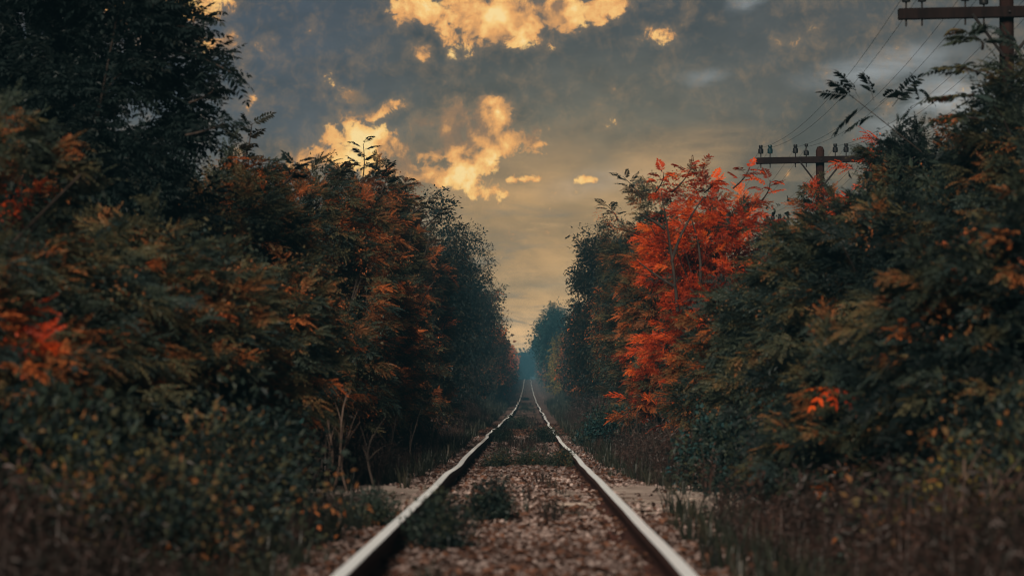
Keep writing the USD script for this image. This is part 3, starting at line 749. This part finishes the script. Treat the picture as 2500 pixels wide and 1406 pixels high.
FAR = []
for i, mat in enumerate(('oak', 'green', 'orange', 'mixed', 'dark')):
    path = f'/World/Looks/far_tree_{i}'
    cls = stage.CreateClassPrim(path); UsdGeom.Xform.Define(stage, path); stage.GetPrimAtPath(path).SetSpecifier(Sdf.SpecifierClass)
    usdkit.mesh(stage, path + '/trunk', tube([(0, 0, -.3), (.05, 0, 2), (0, .05, 4.5)], [.14, .10, .04], 6), BARK, True)
    usdkit.mesh(stage, path + '/crown', far_crown(900 + i, 6.4, 1.5, 4.2), L[mat])
    FAR.append(path)
for s, side in ((-1, 'left'), (1, 'right')):
    y = 215.0 if s < 0 else 345.0
    while y < 790:
        g_ = float(ground_z(s * 4.2, y))
        t = thing('far_tree', f'hazy tree in the far end of the {side} wall of trees', 'tree', (s * (4.0 + rg.uniform(-.1, .5)), y, g_ - .1), 0, f'hazy trees at the far end of the {side} wall')
        sc = float(rg.uniform(.75, 1.12))
        t.AddScaleOp().Set(Gf.Vec3f(sc * (1 if rg.uniform() < .5 else -1) if False else sc, sc, sc))
        t.GetPrim().GetReferences().AddInternalReference(FAR[int(rg.choice([0, 0, 2, 3, 3, 1, 4]))]); t.GetPrim().SetInstanceable(True)
        y += 5.5 + (y - 200) * .012
for k in range(20):
    x = (k - 9.5) * 6.0 + rg.uniform(-2, 2); y = 930 + rg.uniform(-40, 60) + (abs(x) > 14) * 0
    t = thing('distant_tree', 'blue hazy tree closing the view at the end of the line', 'tree', (x, y, float(ground_z(x, y)) - .3), 0, 'blue hazy trees closing the view')
    sc = float(rg.uniform(1.5, 1.95)) * (1.25 if 2 < x < 12 else 1.0); t.AddScaleOp().Set(Gf.Vec3f(sc * 1.4, sc, sc))
    t.GetPrim().GetReferences().AddInternalReference(FAR[int(rg.choice([0, 1, 4]))]); t.GetPrim().SetInstanceable(True)

# ------------------------------------------------------------------ utility poles and wires
INS = (-1.16, -.98, -.49, -.28, .28, .49, .98, 1.16)


def insulator(t, x, y, z, mat, knob):
    pr = [(.0, .075), (.046, .075), (.052, .10), (.050, .165), (.040, .172), (.030, .180), (.036, .195), (.040, .222), (.034, .240), (.0, .247)]
    if knob: pr = [(.0, .03), (.048, .03), (.054, .05), (.050, .11), (.022, .125), (.014, .15), (.012, .19), (.030, .20), (.036, .225), (.028, .25), (.0, .255)]
    m = trimesh.creation.revolve(np.array(pr), sections=14); m.apply_translation((x, y, z))
    ins = obj('insulator', m, mat, t, 35)
    obj('insulator_pin', tube([(x, y, z - .20), (x, y, z + .10)], [.011, .011], 6), IRON, ins)


def pole(label, X, Yarm, d, seed, tilt=0.02):
    x, z = spot(X, Yarm, d)
    g0 = float(ground_z(x, d)) - .1; h = z - g0
    t = thing('utility_pole', label, 'utility pole', (x, d, g0))
    k = np.linspace(0, 1, 6)
    obj('pole', tube(np.stack([0 * k, 0 * k, k * (h + .17)], 1), .105 - .022 * k, 12), POLEWOOD, t, 40)
    cap = trimesh.creation.revolve(np.array([(0, 0), (.083, 0), (.083, .015), (.055, .085), (0, .105)]), sections=8); cap.apply_translation((0, 0, h + .17)); obj('pole_top', cap, POLEWOOD, t)
    arm = chamfer(box(2.5, .10, .125), .008); arm.apply_transform(trimesh.transformations.rotation_matrix(-tilt, (0, 1, 0))); arm.apply_translation((0, -.135, h)); obj('crossarm', arm, ARMWOOD, t)
    for s in (-1, 1):
        obj('brace', tube([(s * .42, -.195, h - .03), (s * .05, -.115, h - .50)], [.018, .018], 6), IRON, t)
    for i, q in enumerate(INS):
        zz = h + .062 + q * math.sin(tilt)
        insulator(t, q, -.135, zz, TEALGLASS if i == 1 and d > 40 else DARKGLASS, i == 3)
    obj('bolt', tube([(0, -.22, h), (0, .12, h)], [.012, .012], 6), IRON, t)
    return [np.array([x + q, d - .135, z + .062 + q * math.sin(tilt) + .19]) for q in INS]


A = pole('nearer wooden utility pole with crossarm cut by the top right corner', 2460, 32, 32.3, 1)
B = pole('farther wooden utility pole with crossarm above the red leaves', 2003, 391, 55.1, 2)
C = pole('third utility pole hidden behind the red tree', 1800, 552, 78.5, 3)
D0 = [a + np.array([0, -23.0, .03]) for a in A]
for n, (P, Q, lab) in enumerate(((A, B, 'between the two crossarms on the right'), (B, C, 'running from the farther crossarm down behind the red tree'), (A, D0, 'leaving the nearer crossarm towards the viewer'))):
    for i in range(8):
        k = np.linspace(0, 1, 22)[:, None]
        pts = P[i] + (Q[i] - P[i]) * k - np.array([0, 0, 1.0]) * .35 * 4 * k * (1 - k)
        w = obj('overhead_wire', tube(pts, 0.0026, 5), WIRE)
        tag(w, f'thin dark telegraph wire {lab}', 'wire', f'telegraph wires {lab}')
t = thing('old_post', 'reddish wooden post standing behind the dark tree, top left', 'post', (*spot(197, 300, 36)[:1], 36, 0))
obj('post', tube([(0, 0, -.4), (0, 0, 3), (0, 0, 7.0)], [.10, .095, .085], 10), POLEWOOD, t, 40)
obj('post_top', trimesh.Trimesh(*[(lambda m: (m.vertices + [0, 0, 7.0], m.faces))(trimesh.creation.cone(.085, .1, sections=10))][0]), POLEWOOD, t)

# ------------------------------------------------------------------ worn slabs of the crossing
from shapely.geometry import Polygon
gs = Graph(); ps = gs.node('geometry', 'position'); ns = gs.noise(ps, 5.0, 6, 0.65); nb = gs.noise(ps, 1.1, 3)
SLAB = gs.make('/World/Looks/worn_concrete', surface=gs.node('principled_bsdf', 'BSDF', base_color=gs.mix(gs.rng(gs.m('add', gs.m('multiply', ns, .6), gs.m('multiply', nb, .4)), .35, .65), (.13, .095, .078), (.33, .275, .235)), roughness=.95, specular_ior_level=.1,
               normal=gs.node('bump', 'normal', height=ns, strength=.5, distance=.02)))
for i, (xa, xb, ya, yb, lab) in enumerate(((-1.62, -.97, 27.0, 30.2, 'worn pale concrete slab outside the left rail at the crossing'), (.28, .70, 26.6, 29.2, 'cracked pale concrete slab between the rails against the right rail'), (.97, 1.55, 27.6, 30.8, 'worn pale concrete slab outside the right rail at the crossing'))):
    rg_ = np.random.default_rng(840 + i); yc = (ya + yb) / 2; xo_ = float(line_x(yc))
    edge = [(xa, ya), ((xa + xb) / 2, ya), (xb, ya), (xb, (2 * ya + yb) / 3), (xb, (ya + 2 * yb) / 3), (xb, yb), ((xa + xb) / 2, yb), (xa, yb), (xa, (ya + 2 * yb) / 3), (xa, (2 * ya + yb) / 3)]
    poly = Polygon([(x + xo_ + rg_.normal(0, .09 if abs(x) > 1 or abs(x) < .5 else .01), y + rg_.normal(0, .38)) for x, y in edge])
    m = trimesh.creation.extrude_polygon(poly, .12, engine='earcut'); zt = float(rail_z(yc)) - .135
    m.apply_translation((0, 0, zt - .12))
    o = obj('crossing_slab', m, SLAB); tag(o, lab, 'slab')

# ------------------------------------------------------------------ shrubs and weeds along the line
SHR = [('shrub_shrub_%d', 'shrub', 'shrub'), ]


def shrub(name, label, x, y, r, h, n, mix=(('shrub', 1),), kind='shrub', seed=1, scale=1.0, group=None, clearing=False, gap=.3):
    rg = np.random.default_rng(seed); g0 = float(ground_z(x, y)); root = np.array([x, y, g0])
    t = thing(name, label, 'bush', root, 0, group)
    k = np.linspace(0, 1, 5)[:, None]
    for i in range(4):
        a = rg.uniform(0, 2 * PI); e = np.array([math.cos(a) * r * .7, math.sin(a) * r * .7, h * rg.uniform(.5, .9)])
        obj('stem', tube(e * k + np.array([0, 0, .1 * h]) * np.sin(k * 3) - [0, 0, .03], .012 * (1 - .7 * k[:, 0]), 5), BARK, t, True)
    p, u = crown_points(rg, root + [0, 0, h * .5], np.array([r, r * 1.2, h * .5]), n, g0, seed, gap, .5, clearing, .4)
    keys = [a for a, _ in mix]; w = np.array([b for _, b in mix], float); w /= w.sum()
    which = rg.choice(len(keys), len(p), p=w)
    protos = [(f'{kind}_{k_}_{v}', SPRAYS[kind][v], L[k_]) for k_ in keys for v in range(4)]
    d = u + [0, 0, .25] + .6 * rg.normal(size=u.shape)
    instancer(t, 'foliage', protos, p - root, frames(d, rg, .4), scale * rg.uniform(.7, 1.2, len(p)), which * 4 + rg.integers(0, 4, len(p)))
    return t


for i, (X, d, r, h, n, kind, mix, lab) in enumerate((
        (330, 15.2, .62, .80, 210, 'small', (('green', 3), ('dark', 2)), 'dark olive blurred bush in the lower left foreground'),
        (80, 16.5, .70, 1.25, 260, 'shrub', (('shrub', 3), ('yellow', .6), ('dark', 2)), 'yellow green bush at the left edge of the foreground'),
        (520, 18.5, .65, .95, 240, 'small', (('green', 3), ('dark', 3), ('shrub', 1)), 'dark green bush in the left foreground beside the tall weeds'),
        (560, 22.5, .60, 1.05, 240, 'shrub', (('shrub', 2), ('blue', .5), ('dark', 3)), 'dark green bush near the pale bare stems on the left'),
        (640, 27.5, .42, .60, 130, 'small', (('blue', 2), ('shrub', 1)), 'pale blue green low bush left of the sandy crossing'),
        (1000, 62, .6, .9, 200, 'shrub', (('blue', 1), ('shrub', 2)), 'dark bush at the foot of the left tree wall'),
        (1500, 60, .7, 1.0, 240, 'shrub', (('shrub', 2), ('blue', 1)), 'dark bush beside the right rail where the trees begin to close in'),
        (1790, 31, .6, .85, 220, 'shrub', (('shrub', 2), ('blue', 1), ('dark', 1)), 'dark green bush at the foot of the deep green tree, right'),
        (1960, 25, .6, .85, 220, 'small', (('shrub', 3), ('blue', .7), ('dark', 3)), 'dull green bush under the bright red frond'),
        (2420, 16.2, .85, 1.15, 330, 'small', (('green', 3), ('dark', 3), ('yellow', .35)), 'dark bush with a few yellow leaves near the right edge'))):
    x, _ = spot(X, 905, d)
    shrub('roadside_bush', lab, x, d, r, h, n, mix, kind, 700 + i, 1.0 if kind == 'shrub' else .85, gap=.42)
for i, (X, Y, d, r, h, n, lab) in enumerate((
        (1195, 1225, 22.5, .17, .26, 90, 'dark weed clump between the rails close to the left rail'),
        (915, 1240, 22.0, .22, .22, 80, 'green weed clump outside the left rail beside the sandy crossing'),
        (1080, 1290, 18.3, .2, .30, 90, 'blurred dark weed patch between the rails near the viewer'),
        (1215, 1116, 42, .26, .16, 90, 'low green weeds between the rails, left half of the strip'),
        (1300, 1116, 42.5, .26, .16, 90, 'low green weeds between the rails, middle of the strip'),
        (1375, 1112, 42, .22, .18, 80, 'low green weeds touching the right rail'),
        (1262, 1034, 92, .36, .42, 110, 'black looking weed mound across the middle of the track'),
        (1225, 1070, 66, .30, .32, 100, 'brown green weeds inside the left rail before the dark mound'),
        (1330, 1070, 66, .35, .30, 100, 'brown green weeds inside the right rail before the dark mound'),
        (1283, 990, 190, .34, .25, 80, 'far dark weeds between the rails beyond the mound'),
        (1284, 968, 300, .36, .25, 80, 'farthest dark weeds between the rails where the line dips'))):
    x, _ = spot(X, Y, d)
    shrub('weed_clump', lab, x, d, r, h, n, (('shrub', 2), ('dark', 2)) if 'dark' in lab or 'black' in lab else (('shrub', 3), ('green', 1)), 'shrub', 740 + i, .45 if d < 60 else .6)

# bare pale stems in the weeds on the left, and thin trunks on the right
for i, (X, Yb, Xt, Yt, d, lab) in enumerate((
        (790, 1150, 810, 1020, 30, 'pale bare sapling leaning right, left of the sandy crossing'), (800, 1150, 860, 960, 30.3, 'taller pale bare sapling forking towards the track on the left'),
        (905, 1160, 915, 1060, 30.6, 'short dark bare stem by the left weeds'), (1010, 1110, 1012, 1030, 44, 'thin dark stem under the left trees'),
        (2330, 1380, 2325, 1120, 15.5, 'reddish bare sapling stem in the lower right corner'), (2385, 1400, 2400, 1160, 15.2, 'dim bare stem beside the reddish sapling, lower right'),
        (1548, 1120, 1545, 1040, 44, 'thin dark stem at the edge of the right trees'), (1600, 1150, 1604, 1050, 38, 'dark bare stem under the red tree'), (1570, 1100, 1560, 1000, 50, 'slim dark stem close to the right rail under orange leaves'), (845, 1160, 850, 1050, 31, 'thin reddish stem between the two pale saplings and the dark short stem'), (960, 1120, 955, 1020, 40, 'thin stem just left of the pair nearest the left rail'), (1055, 1085, 1050, 1010, 54, 'thin dark stem nearest the left rail'), (1640, 1170, 1630, 1040, 35, 'leaning dark stem right of the red tree base'), (1690, 1190, 1700, 1040, 32, 'dark stem under the deep green tree'))):
    a, b = at(X, Yb, d), at(Xt, Yt, d); a[2] = float(ground_z(a[0], a[1])) - .05
    t = thing('sapling', lab, 'sapling', a)
    k = np.linspace(0, 1, 8)[:, None]; rg_ = np.random.default_rng(810 + i)
    pts = (b - a) * k + np.array([.06, 0, 0]) * np.sin(k * 4 + i)
    m_ = PALEBARK if 'pale' in lab or 'reddish' in lab else BARK
    stem_ = obj('stem', tube(pts, .016 * (1 - .75 * k[:, 0]) + .003, 6), m_, t, True)
    for q in range(5):
        s0 = pts[3 + q % 4]; e = s0 + np.array([rg_.normal(0, .07), rg_.normal(0, .07), rg_.uniform(.12, .34)])
        obj('twig', tube([s0, (s0 + e) / 2 + [0, 0, .02], e], [.006, .004, .002], 4), m_, stem_)


# ------------------------------------------------------------------ what nobody could count: stalks, grass, stones, fallen leaves
def scatter(name, label, cat, protos, n, ylo, yhi, xfun, sfun, seed, lift=0.0, flat=False, power=1.0, keep=None):
    rg = np.random.default_rng(seed)
    y = np.exp(rg.uniform(math.log(ylo), math.log(yhi), n)) if power == 0 else ylo + (yhi - ylo) * rg.uniform(0, 1, n) ** power
    x = xfun(rg, y) + line_x(y)
    if keep is not None:
        ok = keep(x, y, rg); x, y = x[ok], y[ok]
    p = np.stack([x, y, ground_z(x, y) + lift], 1)
    if flat:
        from scipy.spatial.transform import Rotation
        q = (Rotation.from_euler('z', rg.uniform(0, 360, len(x)), degrees=True) * Rotation.from_euler('xy', rg.normal(0, 22, (len(x), 2)), degrees=True)).as_quat()[:, [3, 0, 1, 2]]
    else: q = yaw_quat(rg.uniform(0, 2 * PI, len(x)))
    pi = instancer(None, name, protos, p, q, sfun(rg, x - line_x(y), y), rg.integers(0, len(protos), len(x)))
    tag(pi, label, cat)
    return p


def sides(lo, hi):
    return lambda rg, y: rg.choice([-1, 1], len(y)) * (lo + (hi - lo) * rg.uniform(0, 1, len(y)) ** .8)


open_sand = lambda x, y, rg: (np.abs(y - 29.0) > 5.0 + 1.0 * rg.normal(size=len(x))) | (np.abs(x) > 2.3 + .2 * rg.normal(size=len(x))) | (rg.uniform(size=len(x)) < .08)
scatter('dry_weeds', 'tall dry reddish brown weed stalks along both sides of the track', 'weeds', [(f'dry_tuft_{i}', tuft_mesh(600 + i, 13, .62, .4, .006, True), DRY) for i in range(4)], 6500, 9.5, 130, sides(1.40, 4.2),
        lambda rg, x, y: rg.uniform(.45, 1.25, len(x)) * (.30 + .85 * smooth01((np.abs(x) - 1.2) / 1.2)), 61, 0, False, 0, open_sand)
scatter('low_grass', 'short dull green grass and creepers beside the rails', 'grass', [(f'grass_tuft_{i}', tuft_mesh(640 + i, 14, .20, .7, .007), GRASS) for i in range(4)], 5200, 9.5, 260, sides(1.12, 3.6),
        lambda rg, x, y: rg.uniform(.5, 1.3, len(x)) * (1 + y / 160), 62, 0, False, 0, lambda x, y, rg: open_sand(x, y, rg) & (np.abs(x - line_x(y)) > 1.05 + .0022 * y))
scatter('track_grass', 'sparse dark grass growing between the rails', 'grass', [('track_tuft_0', tuft_mesh(650, 12, .16, .7, .006), GRASS), ('track_tuft_1', tuft_mesh(651, 10, .2, .6, .006), DRY)], 1300, 11, 240, lambda rg, y: rg.uniform(-.5, .5, len(y)),
        lambda rg, x, y: rg.uniform(.4, 1.1, len(x)) * (1 + y / 300), 63, 0, False, 0, lambda x, y, rg: (meshkit.noise(np.stack([x * .8, y * .16, 0 * x], -1), 4) > .56) & open_sand(x, y, rg))


def stone_mesh(seed):
    m = trimesh.creation.icosphere(0, 1.0); rg = np.random.default_rng(seed)
    v = np.array(m.vertices) * rg.uniform(.65, 1.15, (12, 1)) * np.array([1, .8, .6]); return v, np.array(m.faces)


STONES = [stone_mesh(i) for i in range(6)]
rg = np.random.default_rng(64)
beds = thing('ballast', None, None, (0, 0, 0)); tag(beds, kind='structure')
N = 60000
y = np.exp(rg.uniform(math.log(11.5), math.log(75), N)); x = rg.normal(0, .95, N); ok = (np.abs(x) < 2.4) & (np.abs(np.abs(x) - .8) > .055) & ((np.abs(y - 29.0) > 4.0 + .8 * rg.normal(size=N)) | (np.abs(x) < .95) | (rg.uniform(size=N) < .16)) & ((np.hypot((x - .45) / .25, (y - 25.6) / 1.3) > 1) | (rg.uniform(size=N) < .15)); x, y = x[ok], y[ok]
sz = np.clip(.016 * rg.lognormal(0, .36, len(x)), .007, .036) * (1 + (y - 12) / 80)
p = np.stack([x + line_x(y), y, ground_z(x + line_x(y), y) + sz * .25], 1)
big = np.argsort(-(sz / y) * (y > 13.0) * (np.abs(x) < 1.5))[:300]
from scipy.spatial.transform import Rotation
R = Rotation.random(len(x), random_state=6)
for i in big:
    v, f = STONES[i % 6]
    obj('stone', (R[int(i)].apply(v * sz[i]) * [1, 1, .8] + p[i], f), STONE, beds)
rest = np.setdiff1d(np.arange(len(x)), big)
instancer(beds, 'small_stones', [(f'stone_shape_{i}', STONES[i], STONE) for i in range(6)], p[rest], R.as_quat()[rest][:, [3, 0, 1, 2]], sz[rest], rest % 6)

LEAFQ = [gather([leaflet(np.array([0, -.035, .004]), np.array([0, 1.0, .12 * (i - 1)]), np.array([.15, 0, 1.0]), .075, .042, True)]) for i in range(3)]
scatter('fallen_leaves', 'brown and red fallen leaves strewn over the track bed', 'leaves', [(f'dead_leaf_{i}', LEAFQ[i], LITTER) for i in range(3)], 22000, 11.5, 110, lambda rg, y: rg.normal(0, 1.25, len(y)),
        lambda rg, x, y: rg.uniform(.45, 1.0, len(x)) * (1 + y / 110), 65, .018, True, 0, lambda x, y, rg: (np.abs(y - 29.0) > 4.0) | (np.abs(x) < .85) | (rg.uniform(size=len(x)) < .15))

# ------------------------------------------------------------------ haze
g = Graph()
vol = g.node('principled_volume', 'volume', color=(.11, .32, .44), density=0.00068, anisotropy=0.0)
hz = obj('haze', box(5200, 4700, 14.4, (0, 1800, 3.2)), g.make('/World/Looks/haze', volume=vol))
tag(hz, kind='stuff')
